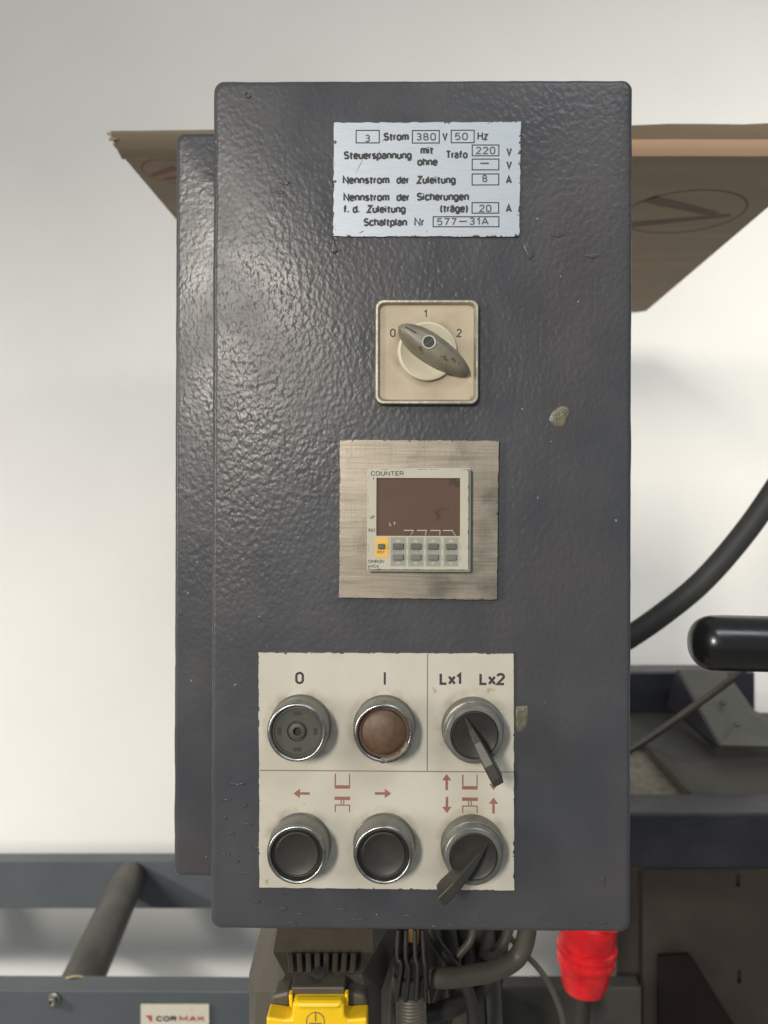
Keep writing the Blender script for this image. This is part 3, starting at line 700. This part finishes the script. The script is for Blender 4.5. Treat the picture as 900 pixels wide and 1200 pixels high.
# ------------------------------------------------------------------ post that carries cabinet and carton tray (behind the cabinet)
post = thing('support_post', 'dark steel post standing behind the grey cabinet', 'post', (0.0, .62, 0))
MB().box((-.04, -.04, .012), (.04, .04, 1.66)).build('upright', M['machine_dust'], post, bevel=.004)
MB().box((-.12, -.10, 0), (.12, .10, .012)).build('base_plate', M['machine_dust'], post)
MB().box((-.06, -.065, 1.25), (.06, -.0405, 1.45)).build('cabinet_bracket', M['machine_dust'], post)
MB().add([(-.03, -.02, 1.655), (.03, -.02, 1.655), (.03, .02, 1.63), (-.03, .02, 1.63), (-.03, .36, 1.8), (.03, .36, 1.8), (.03, .40, 1.775), (-.03, .40, 1.775)],
         [(0,1,5,4), (1,2,6,5), (2,3,7,6), (3,0,4,7), (0,3,2,1), (4,5,6,7)]).build('carrier_arm', M['machine_dust'], post)
MB().box((-.10, .34, 1.8005), (.12, .60, 1.8055)).build('top_plate', M['machine_dust'], post)

# ------------------------------------------------------------------ flattened carton above
ZC = EYE + .307
carton = thing('cardboard_carton', 'flattened brown cardboard carton lying flat above and behind the grey cabinet', 'cardboard box', (.06, .97, ZC-.001))
ox, oy, oz = carton.location
def CL(x, y, z): return (x-ox, y-oy, z-oz)
n_ = 30; pts = []
xl, xr, dn, df = -.241, .362, .685, 1.262
pts = [(xl - .004, dn)]
pts += [(xl + (xr-xl)*i/n_, dn - .002*mnoise.noise(Vector((i*.7, 0, 0)))) for i in range(1, n_)]
pts += [(xr, dn), (xr+.002, df-.01), (xr-.01, df), (xl, df), (xl+.002, (dn+df)/2)]
MB().prism([(p[0]-ox, p[1]-oy) for p in pts], 0, .004, ax='z').build('bottom_panel', M['card'], carton)
# raised near rim: tan folded edge on the right, dusty flap on the left
def strip(name, secs, material, th=.0035):
    vs = []; fs = []
    for (x, prof) in secs:
        for (y, z) in prof: vs.append(CL(x, y, z))
        for (y, z) in reversed(prof): vs.append(CL(x, y + th, z + th*.3))
    n = len(secs[0][1])*2
    for i in range(len(secs)-1):
        for k_ in range(n): fs.append((i*n+k_, i*n+(k_+1) % n, (i+1)*n+(k_+1) % n, (i+1)*n+k_))
    fs += [tuple(range(n)), tuple((len(secs)-1)*n+k_ for k_ in range(n-1, -1, -1))]
    return MB().add(vs, fs).build(name, material, carton, smooth=40)
secs = []
for i in range(12):
    t = i/11; x = -.02 + (.372)*t
    j = .0007*mnoise.noise(Vector((x*40, 1, 1)))
    secs.append((x, [(dn-.001, ZC-.011+j), (dn-.0035, ZC-.006+j), (dn-.004, ZC-.001+j), (dn-.002, ZC+.0025+j)]))
strip('folded_edge', secs, M['card_edge'])
secs = []
for i in range(14):
    t = i/13; x = -.03 + .40*t
    j = .001*mnoise.noise(Vector((x*20, 5, 1)))
    secs.append((x, [(dn+.006, ZC+.0025), (dn+.001, ZC+.0065+j), (dn-.006, ZC+.0095+.0055*t+j)]))
strip('torn_flap', secs, M['card'])
secs = []
for i in range(10):
    t = i/9; x = -.2425 + .206*t
    j = .0012*mnoise.noise(Vector((x*90, 9, 1)))
    secs.append((x, [(dn+.014, ZC-.0068+j*.3), (dn+.002, ZC-.0035+j*.4), (dn-.010, ZC+.0022+j*.8), (dn-.0125, ZC+.0048+.002*t+j)]))
strip('torn_flap', secs, M['card'])
for (dx, dz, l_, a) in ((-.2425, .0035, .009, 160), (-.242, .001, .007, 200)):
    c = Vector(CL(dx, dn-.008, ZC+dz)); u = Vector((math.cos(R(a)), 0, math.sin(R(a))))*l_/2; v = Vector((-math.sin(R(a)), .3, math.cos(R(a))))*.0018
    pts3 = [c-u-v, c+u-v*.4, c+u*1.1+v*.5, c-u+v]
    MB().add(pts3 + [p+Vector((0,.0012,0)) for p in pts3], [(0,1,2,3), (4,7,6,5), (0,4,5,1), (1,5,6,2), (2,6,7,3), (3,7,4,0)]).build('torn_corner', M['card'], carton)
# printed emblems on the underside
def circ(cx, cy, r, r2, z, a0=0, a1=360, n=48):
    vs = []; fs = []
    for i in range(n+1):
        a = R(a0 + (a1-a0)*i/n)
        vs += [CL(cx + r*math.cos(a), cy + r*math.sin(a), z), CL(cx + r2*math.cos(a), cy + r2*math.sin(a), z)]
    for i in range(n): fs.append((2*i, 2*i+1, 2*i+3, 2*i+2))
    return vs, fs
zp = ZC - .0012
mb = MB(); mb.add(*circ(.283, .842, .0615, .0590, zp))
def stroke(mb, x1, y1, x2, y2, w1, w2, z):
    d = Vector((x2-x1, y2-y1)).normalized(); nx, ny = -d[1], d[0]
    mb.add([CL(x1+nx*w1, y1+ny*w1, z), CL(x2+nx*w2, y2+ny*w2, z), CL(x2-nx*w2, y2-ny*w2, z), CL(x1-nx*w1, y1-ny*w1, z)], [(0,1,2,3)])
stroke(mb, .236, .804, .318, .846, .009, .006, zp); stroke(mb, .225, .880, .334, .848, .0085, .004, zp-.00005)
mb.build('printed_emblem', M['card_print'], carton)
mb = MB(); mb.add(*circ(-.2115, .7385, .0262, .0, zp)); eo = mb.build('printed_emblem', M['card_pale'], carton)
mb = MB(); mb.add(*circ(-.2115, .7385, .0262, .0246, zp-.00005)); stroke(mb, -.232, .748, -.205, .730, .0035, .0045, zp-.00005); stroke(mb, -.223, .755, -.19, .748, .003, .004, zp-.0001)
mb.build('emblem_print', M['card_red'], carton)

# ------------------------------------------------------------------ roller conveyor (left, background)
cv = thing('roller_conveyor', 'blue-grey roller conveyor frame running behind the cabinet at the lower left', 'roller conveyor', (-.4, 1.12, 0))
cx_, cy_, _ = cv.location
ZR = .953
DF, DB = .95, 1.29
def rail(name, y, x0, x1, depth, hgt, lip, sl=0.0):
    mb = MB()
    # C channel (y, z) profile, front web, lips backwards
    pr = [(0, 0), (lip, 0), (lip, -.004), (.004, -.004), (.004, -hgt+.004), (lip, -hgt+.004), (lip, -hgt), (0, -hgt)]
    if depth < 0: pr = [(-a, b) for a, b in pr]
    n = len(pr); vs = []
    for x in (x0, x1):
        for a, b in pr: vs.append((x-cx_, y + a - cy_ - sl*(x-x0), ZR + b))
    fs = [tuple(range(n)), tuple(range(2*n-1, n-1, -1))] + [(i, i+n, (i+1) % n + n, (i+1) % n) for i in range(n)]
    return mb.add(vs, fs).build(name, M['rail'], cv, bevel=.0015)
rail('side_rail', DF, -1.3, .085, 1, .085, .03, .010)
rail('side_rail', DB, -1.3, .12, 1, .075, .03, 0)
roll0 = None
for i, dx in enumerate((0, -.33, .33)):
    a = Vector((-.390+dx - cx_, DF + .012 - cy_ , ZR - .024)); b = Vector((-.434+dx - cx_, DB - .002 - cy_, ZR - .024))
    d = (b-a).normalized(); ln = (b-a).length
    if roll0 is None:
        ro = MB().lathe([(.012, 0), (.0235, .001), (.0248, .004), (.025, .008), (.025, ln-.006), (.0235, ln-.002), (.012, ln)], (0,0,0), 40, axis=d).build('roller', M['roller'], cv, smooth=40)
        ed = MB().lathe([(.0255, .003), (.0262, .0035), (.0262, .006), (.0255, .0065)], (0,0,0), 36, axis=d, cap0=False, cap1=False).build('end_ring', M['brass'], ro, smooth=40)
        ro.location = a; roll0 = ro; ed0 = ed
    else:
        r2 = roll0.copy(); COL.objects.link(r2); r2.location = a; e2 = ed0.copy(); COL.objects.link(e2); e2.parent = r2
def bolt(px, py, d, r, parent, o):
    c = W(px, py, d) - Vector(o)
    hd = MB().lathe([(r*1.35, 0), (r*1.35, .0012), (r*1.2, .0016)], c, 24).build('washer', M['bolt'], parent, smooth=40)
    q = MB(); q.lathe([(r, .0012), (r, .005), (r*.85, .0062), (r*.45, .0064), (r*.42, .003), (.0001, .003)], c, 6, cap1=False); q.build('bolt', M['bolt'], parent, bevel=.0005)
bolt(63, 1172, DF-.0102, .0060, cv, cv.location); bolt(577, 1181, DF-.021, .0062, cv, cv.location)
for x in (-1.2, -.02):
    for y in (DF+.004, DB+.004):
        MB().box((x-cx_, y+.008-cy_ -(.012 if y < 1 else 0), 0), (x+.03-cx_, y+.03-cy_-(.012 if y < 1 else 0), ZR-.006)).build('leg', M['rail'], cv)
# sticker
sd = DF - .0132
a = W(165, 1177, sd); b = W(245, 1219, sd)
st = MB().prism([(a.x-cx_, a.z), (b.x-cx_, a.z), (b.x-cx_, b.z), (a.x-cx_, b.z)], sd-cy_-.0003, sd+.0015-cy_).build('sticker', M['sticker'], cv)
def WS(px, py, h): p = W(px, py, sd - .0006 - h*.002); return Vector((p.x-cx_, p.y-cy_, p.z))
word(st, M['print'], 'COR', 182.5, 207.5, 1197, 6.4, 0, f=WS, bold=.26); word(st, M['sticker_red'], 'MAK', 209.5, 240.5, 1197, 6.4, 0, f=WS, bold=.26)
mb = MB(); poly(mb, [(170, 1190), (178, 1190), (178, 1197), (175.5, 1197), (174.5, 1194)], 0, WS); mb.build('logo', M['sticker_red'], st)

# ------------------------------------------------------------------ machine at right
mc = thing('saw_machine', 'dark blue-grey machine frame with bracket plate and sheet steel panel right of the cabinet', 'machine', (.42, 1.15, 0))
mo = mc.location
def ML(v): return v - mo
def pbx(name, x0, ya, x1, yb, d0, d1, m_, bevel=.002):
    a = W(x0, ya, d0); b = W(x1, yb, d0)
    return MB().box((a.x-mo.x, d0-mo.y, a.z), (b.x-mo.x, d1-mo.y, b.z)).build(name, m_, mc, bevel=bevel)
pbx('front_beam', 640, 953, 1150, 1018, .95, 1.016, M['machine_blue'], .003)
pbx('rear_beam', 600, 787, 885, 838, 1.30, 1.36, M['machine_blue'], .003)
# sloping trough block between the beams
def ppoly(name, pts, d0, d1, m_, bevel=.0015):
    P = [W(x, y, d0) for x, y in pts]
    return MB().prism([(p.x-mo.x, p.z) for p in P], d0-mo.y, d1-mo.y).build(name, m_, mc, bevel=bevel)
def quad3(name, pts, m_, th=.01):
    P = [ML(W(*p)) for p in pts]
    nrm = (P[1]-P[0]).cross(P[2]-P[0]).normalized()
    if nrm.y < 0: nrm = -nrm
    n = len(P)
    return MB().add(P + [p + nrm*th for p in P], [tuple(range(n)), tuple(range(2*n-1, n-1, -1))] + [(i, (i+1) % n, (i+1) % n+n, i+n) for i in range(n)]).build(name, m_, mc, bevel=.001)
quad3('sloping_cover', [(600, 835, 1.29), (980, 835, 1.29), (980, 892, 1.10), (792, 892, 1.10), (757, 872, 1.16), (600, 872, 1.16)], M['machine_dust'])
quad3('trough_side', [(757, 872, 1.155), (792, 892, 1.095), (1000, 892, 1.095), (1000, 931, 1.03), (812, 931, 1.03)], M['machine_dust'])
quad3('worn_casting', [(640, 868, 1.175), (762, 874, 1.175), (822, 934, 1.06), (640, 934, 1.06)], M['machine_worn'])
pl = quad3('bracket_plate', [(795, 784, 1.25), (850, 785, 1.25), (884, 832, 1.19), (960, 866, 1.12), (960, 876, 1.09), (845, 873, 1.09)], M['machine_plate'], .006)
quad3('bracket_side', [(795, 784, 1.252), (845, 873, 1.092), (838, 874, 1.15), (784, 826, 1.28)], M['machine_blue'], .004)
for (x, y, d) in ((847, 823.5, 1.168), (863, 849, 1.122)):
    MB().lathe([(.0048, 0), (.0046, .0035), (.003, .0048), (.0001, .005)], ML(W(x, y, d)), 16, axis=(0, -.6, .8), cap1=False).build('screw', M['machine_plate'], mc, smooth=40)
pbx('shaded_rail', 560, 1157, 752, 1250, .965, .99, M['machine_dust'], .002)  # conveyor rail's shaded stretch, the shade put into this darker paint
# sheet steel side panel under the beam with two slots
sp_d = 1.0
def panel(name, xs, ys, d, th, m_, holes):
    """grid panel with rectangular holes"""
    xs = sorted(set(xs + [h_[0] for h_ in holes] + [h_[2] for h_ in holes])); ys = sorted(set(ys + [h_[1] for h_ in holes] + [h_[3] for h_ in holes]))
    bm = bmesh.new(); V = {}
    for i, x in enumerate(xs):
        for j, y in enumerate(ys): V[i, j] = bm.verts.new(ML(W(x, y, d)))
    for i in range(len(xs)-1):
        for j in range(len(ys)-1):
            if any(h_[0] <= xs[i] and xs[i+1] <= h_[2] and h_[1] <= ys[j] and ys[j+1] <= h_[3] for h_ in holes): continue
            bm.faces.new((V[i, j], V[i+1, j], V[i+1, j+1], V[i, j+1]))
    me = bpy.data.meshes.new(name); bm.to_mesh(me); bm.free(); me.materials.append(m_)
    o = bpy.data.objects.new(name, me); COL.objects.link(o); o.parent = mc
    s_ = o.modifiers.new('solid', 'SOLIDIFY'); s_.thickness = th; s_.offset = 0
    return o
panel('side_panel', [753, 1150], [1018.5, 1500], sp_d, .003, M['sheet'], [(862, 1024, 867, 1038), (863.5, 1136, 868, 1152)])
pbx('panel_backing', 756, 1019, 1150, 1490, 1.02, 1.06, M['dark'], 0)
pbx('corner_post', 722, 1018.5, 751, 1500, 1.01, 1.05, M['sheet'], .002)
quad3('shade_plate', [(772, 1122, .985), (808, 1120, .985), (862, 1206, .985), (930, 1330, .985), (772, 1330, .985)], M['shade_dark'], .008)  # added dark plate standing in for the slanting shade on the panel
MB().box((.22-mo.x, .97-mo.y, 0), (.30-mo.x, 1.05-mo.y, .62)).build('foot', M['machine_blue'], mc)
MB().box((.62-mo.x, .97-mo.y, 0), (.70-mo.x, 1.30-mo.y, .62)).build('foot', M['machine_blue'], mc)

# ------------------------------------------------------------------ lever with black grip
lv = thing('lever_handle', 'glossy black rounded grip of a lever reaching in from the right edge', 'handle', W(1010, 752, .47))
lo = lv.location
c0 = W(808, 752.5, .47) - lo; ax = (W(1000, 757, .47) - lo - c0).normalized()
r = 32.5/F*.47
pr = [(.0005, 0)] + [(r*math.sin(R(a))**.8*.985, r*.85*(1-math.cos(R(a)))) for a in range(10, 91, 8)] + [(r*1.0, r*1.2), (r*1.0, .085), (r*.96, .12)]
MB().lathe(pr, c0, 48, axis=ax).build('grip', M['grip'], lv, smooth=50)
MB().tube([c0 + ax*.115, c0 + ax*.26, c0 + ax*.30 + Vector((0, .05, -.02)), c0 + ax*.32 + Vector((.02, .55, -.2))], .007).build('rod', M['bolt'], lv, smooth=50)

# ------------------------------------------------------------------ hoses and cables right
def cable(name, pts, r, m_, label, cat='cable', n=10, group=None):
    P = spline([W(*p) for p in pts], n)
    base_ = P[-1].copy()
    o = MB().tube([p - base_ for p in P], r, 16).build(name, m_, None, smooth=60)
    o.location = base_
    return tag(o, label, cat, group)
cable('hose', [(660, 790, .80), (700, 768, .79), (740, 745, .78), (780, 717, .78), (820, 684, .78), (860, 640, .78), (900, 586, .78), (950, 505, .79), (990, 420, .82), (1040, 250, .9)],
      .0108, M['rubber'], 'thick matte black hose curving up to the right edge above the black grip', 'hose')
cable('thin_cable', [(690, 905, 1.0), (740, 878, .98), (780, 852, .96), (830, 816, .93), (862, 792, .91), (900, 760, .9), (960, 720, .9)],
      .0043, M['cable_dark'], 'thin dark cable running diagonally up behind the black grip')

# ------------------------------------------------------------------ connector under the cabinet
hd = thing('connector_hood', 'black industrial plug connector with yellow locking latch under the cabinet', 'connector', W(370, 1200, .44))
ho = hd.location
def hp(name, pts, d0, d1, m_, bevel=.0008, parent=hd):
    P = [W(x, y, d0) for x, y in pts]
    return MB().prism([(p.x-ho.x, p.z-ho.z) for p in P], d0-ho.y, d1-ho.y).build(name, m_, parent, bevel=bevel)
def h3(name, quads, m_, bevel=0):
    m = MB()
    for q in quads:
        P = [W(*p) - ho for p in q]; m.add(P, [tuple(range(len(P)))])
    return m.build(name, m_, hd, bevel=bevel)
# body: rises towards the camera going down (top facet, ribbed facet), slanting cheeks
A_ = [(330, 1080, .455), (436, 1080, .455), (436, 1115, .44), (425, 1141, .418), (334, 1141, .418), (321, 1115, .44)]
h3('hood_shell', [[(330, 1060, .462), (437, 1060, .462), (437, 1116, .438), (320, 1116, .438)],
             [(320, 1116, .438), (437, 1116, .438), (424, 1142, .422), (334, 1142, .422)],
             [(312, 1060, .475), (330, 1060, .462), (320, 1116, .438), (329, 1152, .43), (320, 1162, .43), (300, 1163, .44), (292, 1141, .455)],
             [(329, 1152, .43), (334, 1142, .422), (320, 1116, .438)],
             [(437, 1060, .462), (470, 1060, .48), (461, 1118, .46), (447, 1160, .44), (432, 1152, .43), (424, 1142, .422), (437, 1116, .438)],
             [(292, 1141, .455), (300, 1163, .44), (297, 1230, .44), (292, 1230, .455)],
             [(300, 1163, .44), (320, 1162, .43), (313, 1230, .43), (297, 1230, .44)],
             [(334, 1142, .422), (424, 1142, .422), (447, 1160, .44), (447, 1230, .442), (300, 1230, .442), (329, 1152, .43)]], M['hood'])
for i in range(8):
    x = 338 + i*10.6
    P = [(x, 1116.5, .4365), (x+6.2, 1116.5, .4365), (x+6.0 - (i-3.5)*.6, 1139, .4225), (x-.2 - (i-3.5)*.6, 1139, .4225)]
    a = [W(*p)-ho for p in P]; up = Vector((0, -.0042, .002))
    MB().add(a + [q+up for q in a], [(0,1,2,3), (4,7,6,5), (0,4,5,1), (1,5,6,2), (2,6,7,3), (3,7,4,0)]).build('rib', M['hood'], hd, bevel=.0004)
hp('latch_tab', [(341, 1157), (404, 1157), (402, 1178), (344, 1178)], .412, .425, M['hood'])
MB().lathe([(.0034, 0), (.0034, .0008), (.003, .001)], W(374, 1140.5, .415)-ho, 20, axis=(0, -.4, 1)).build('latch_pin', M['blackmetal'], hd, smooth=40)
yl = hp('latch', [(343, 1176), (403, 1176), (404, 1192), (408, 1195), (430, 1193), (431, 1250), (312, 1250), (312, 1192), (333, 1195), (342, 1194)], .404, .416, M['yellow'], .0012)
hp('latch_edge', [(338, 1166), (342.5, 1166), (342.5, 1182), (339, 1180)], .409, .414, M['yellow'])
hp('latch_edge', [(403.5, 1166), (408, 1165), (408, 1179), (404, 1182)], .409, .414, M['yellow'])
hp('latch_lip', [(343, 1175), (403, 1175), (398, 1184), (348, 1184)], .4025, .409, M['yellow'], .002)
cc = W(369.5, 1197, .4037) - ho
m = MB(); vs = []; fs = []
for i in range(33):
    a = 2*math.pi*i/32
    for rr in (.0046, .0042): vs.append(cc + Vector((rr*math.cos(a), 0, rr*math.sin(a))))
for i in range(32): fs.append((2*i, 2*i+1, 2*i+3, 2*i+2))
m.add(vs, fs); o_ = m.build('moulded_mark', M['knob'], hd)
m = MB(); m.box(cc + Vector((-.0002, -.0001, .0)), cc + Vector((.0002, .0002, .0042))); m.box(cc + Vector((-.003, -.0001, -.0012)), cc + Vector((.003, .0002, -.0008))); m.build('moulded_mark', M['knob'], hd)
hp('side_block', [(318, 1166), (341, 1161), (341, 1195), (313, 1193)], .416, .43, M['hood'], .002)
hp('side_block', [(406, 1161), (428, 1166), (432, 1192), (406, 1197)], .416, .43, M['hood'], .002)

# cable gland next to it
gl = thing('cable_gland', 'black and ribbed metal cable gland hanging beside the yellow latched connector', 'cable gland', W(481, 1215, .45))
go = gl.location
c_ = W(480, 1110, .45) - go
dn_ = (W(483, 1230, .45) - W(480, 1110, .45)).normalized()
q_ = .45/F
MB().lathe([(19*q_, 4*q_), (20*q_, 6*q_), (20*q_, 26*q_), (19*q_, 28*q_)], c_, 10, axis=dn_).build('lock_nut', M['blackmetal'], gl, bevel=.0012)
for a_, b_ in ((-13, 8), (-4, 14), (6, 10), (15, 12)):
    MB().tube(spline([c_ + Vector((a_*q_, -19*q_, 30*q_)), c_ + Vector((a_*q_*1.1, -23*q_, 0)), c_ + Vector(((a_+3)*q_, -24*q_, -b_*q_)), c_ + Vector(((a_*1.2)*q_, -22.5*q_, -50*q_))], 6), 2.6*q_, 8).build('taped_wire', M['blackmetal' if b_ > 10 else 'cable_dark'], gl, smooth=60)
MB().lathe([(18*q_, 28*q_), (21*q_, 30*q_), (21.5*q_, 48*q_), (18.5*q_, 52*q_)], c_, 28, axis=dn_).build('collar', M['blackmetal'], gl, smooth=35)
pr = []
for i in range(30):
    pr.append(((17.5 + (i % 2)*.6)*q_, (51 + i*2)*q_))
MB().lathe(pr, c_, 32, axis=dn_).build('ribbed_sleeve', M['gland'], gl, smooth=20)
MB().tube([c_ + Vector((14*q_, -6*q_, 0)) + dn_*t*q_ for t in (20, 110)], 3.5*q_).build('clip', M['gland'], gl, smooth=50)

# cables under the cabinet
cable('cable', [(618, 1060, .47), (617, 1095, .47), (606, 1122, .47), (580, 1137, .465), (545, 1144, .46), (515, 1146, .455), (488, 1140, .455)], .0055, M['cable'], 'thick grey cable looping left just under the cabinet bottom edge')
cable('cable', [(572, 1120, .50), (568, 1150, .50), (548, 1172, .49), (520, 1184, .48), (490, 1192, .475), (470, 1193, .475)], .0053, M['cable_dark'], 'thick dark cable loop below the grey looping cable')
for (x0, x1, d, rr, mm, lb) in ((505, 512, .50, .0045, 'cable', 'grey cable hanging straight down right beside the metal gland'),
                            (524, 535, .51, .0060, 'cable', 'wide pale grey cable hanging behind the looping cable, right of the gland'),
                            (540, 556, .52, .0060, 'cable_dark', 'dark cable slanting down behind the looping cables'),
                            (566, 574, .53, .0075, 'cable', 'thick brownish grey cable hanging behind the top of the loop'),
                            (481, 478, .49, .0022, 'yellow_wire', 'thin yellow wire hanging above the black gland nut'),
                            (487, 486, .49, .0022, 'copper', 'copper brown wire next to the yellow wire'),
                            (494, 497, .50, .0026, 'cable', 'thin grey wire between the brown wire and the hanging cables')):
    cable('cable', [(x0, 1050, d), (x0, 1090, d), ((x0+x1)/2, 1130, d), (x1, 1170, d), (x1+4, 1260, d)], rr, M[mm], lb, 'cable', group='cables hanging under the cabinet')
for (x0, x1, d, rr, mm, lb) in ((513, 508, .535, .0050, 'cable', 'brownish grey cable behind the straight hanging cable'),
                            (548, 541, .55, .0045, 'cable', 'grey cable seen in the gap between the two loops'),
                            (586, 577, .56, .0055, 'cable_dark', 'dark cable farthest right of the hanging bundle'),
                            (470, 466, .50, .0050, 'cable_dark', 'dark cable squeezed between the connector housing and the gland'),
                            (530, 545, .535, .0022, 'copper', 'thin copper brown wire crossing the hanging bundle')):
    cable('cable', [(x0, 1050, d), (x0+1, 1090, d), ((x0+x1)/2+3, 1130, d), (x1, 1170, d), (x1-4, 1260, d)], rr, M[mm], lb, 'cable', group='cables hanging under the cabinet')
for pts_, rr, mm, lb in (([(500, 1070, .488), (508, 1100, .483), (528, 1128, .478), (548, 1160, .476), (556, 1200, .478), (552, 1260, .48)], .0034, 'cable_dark', 'dark cable running diagonally across the front of the hanging bundle'),
                         ([(600, 1070, .53), (590, 1105, .528), (566, 1128, .52), (538, 1160, .51), (520, 1200, .505), (515, 1260, .50)], .0036, 'cable', 'brownish grey cable crossing from upper right to lower left of the bundle'),
                         ([(556, 1070, .49), (552, 1100, .488), (536, 1122, .485), (516, 1160, .483), (508, 1200, .482), (507, 1260, .482)], .0024, 'cable', 'thin pale cable wound between the two loops of the bundle')):
    cable('cable', pts_, rr, M[mm], lb, 'cable', group='cables hanging under the cabinet')
cable('thin_cable', [(585, 1060, .62), (594, 1092, .62), (612, 1114, .62), (632, 1136, .62), (647, 1160, .62), (659, 1192, .62), (664, 1230, .62)], .0022, M['cable'], 'thin brownish wire running down to the right in front of the red plug')

# ------------------------------------------------------------------ red plug
rp = thing('red_plug', 'bright red round industrial power plug hanging under the cabinet corner', 'power plug', W(684, 1180, .86))
po = rp.location
q_ = .86/F
tp = W(690, 1075, .86) - po
axd = (W(683, 1175, .86) - W(690, 1075, .86)).normalized()
MB().lathe([(x*q_, y*q_) for x, y in ((28, 0), (32, 4), (33, 24), (31, 32))], tp, 36, axis=axd).build('socket_shell', M['red'], rp, smooth=40)
MB().lathe([(x*q_, y*q_) for x, y in ((31, 31), (35, 33), (35, 39), (31.5, 42), (31, 46), (33.5, 48), (33.5, 52), (31, 54))], tp, 36, axis=axd).build('locking_ring', M['red'], rp, smooth=30)
MB().lathe([(x*q_, y*q_) for x, y in ((31, 54), (29.5, 60), (26.5, 76), (23, 85), (17, 88))], tp, 36, axis=axd).build('plug_body', M['red'], rp, smooth=40)
lid = W(716, 1082, .84) - po
MB().box(lid + Vector((-.012, -.010, -.006)), lid + Vector((.006, .010, .006))).build('hinged_lid', M['red'], rp, bevel=.003)
MB().tube([tp + axd*86*q_, tp + axd*140*q_], 9*q_).build('cable_tail', M['cable_dark'], rp, smooth=50)
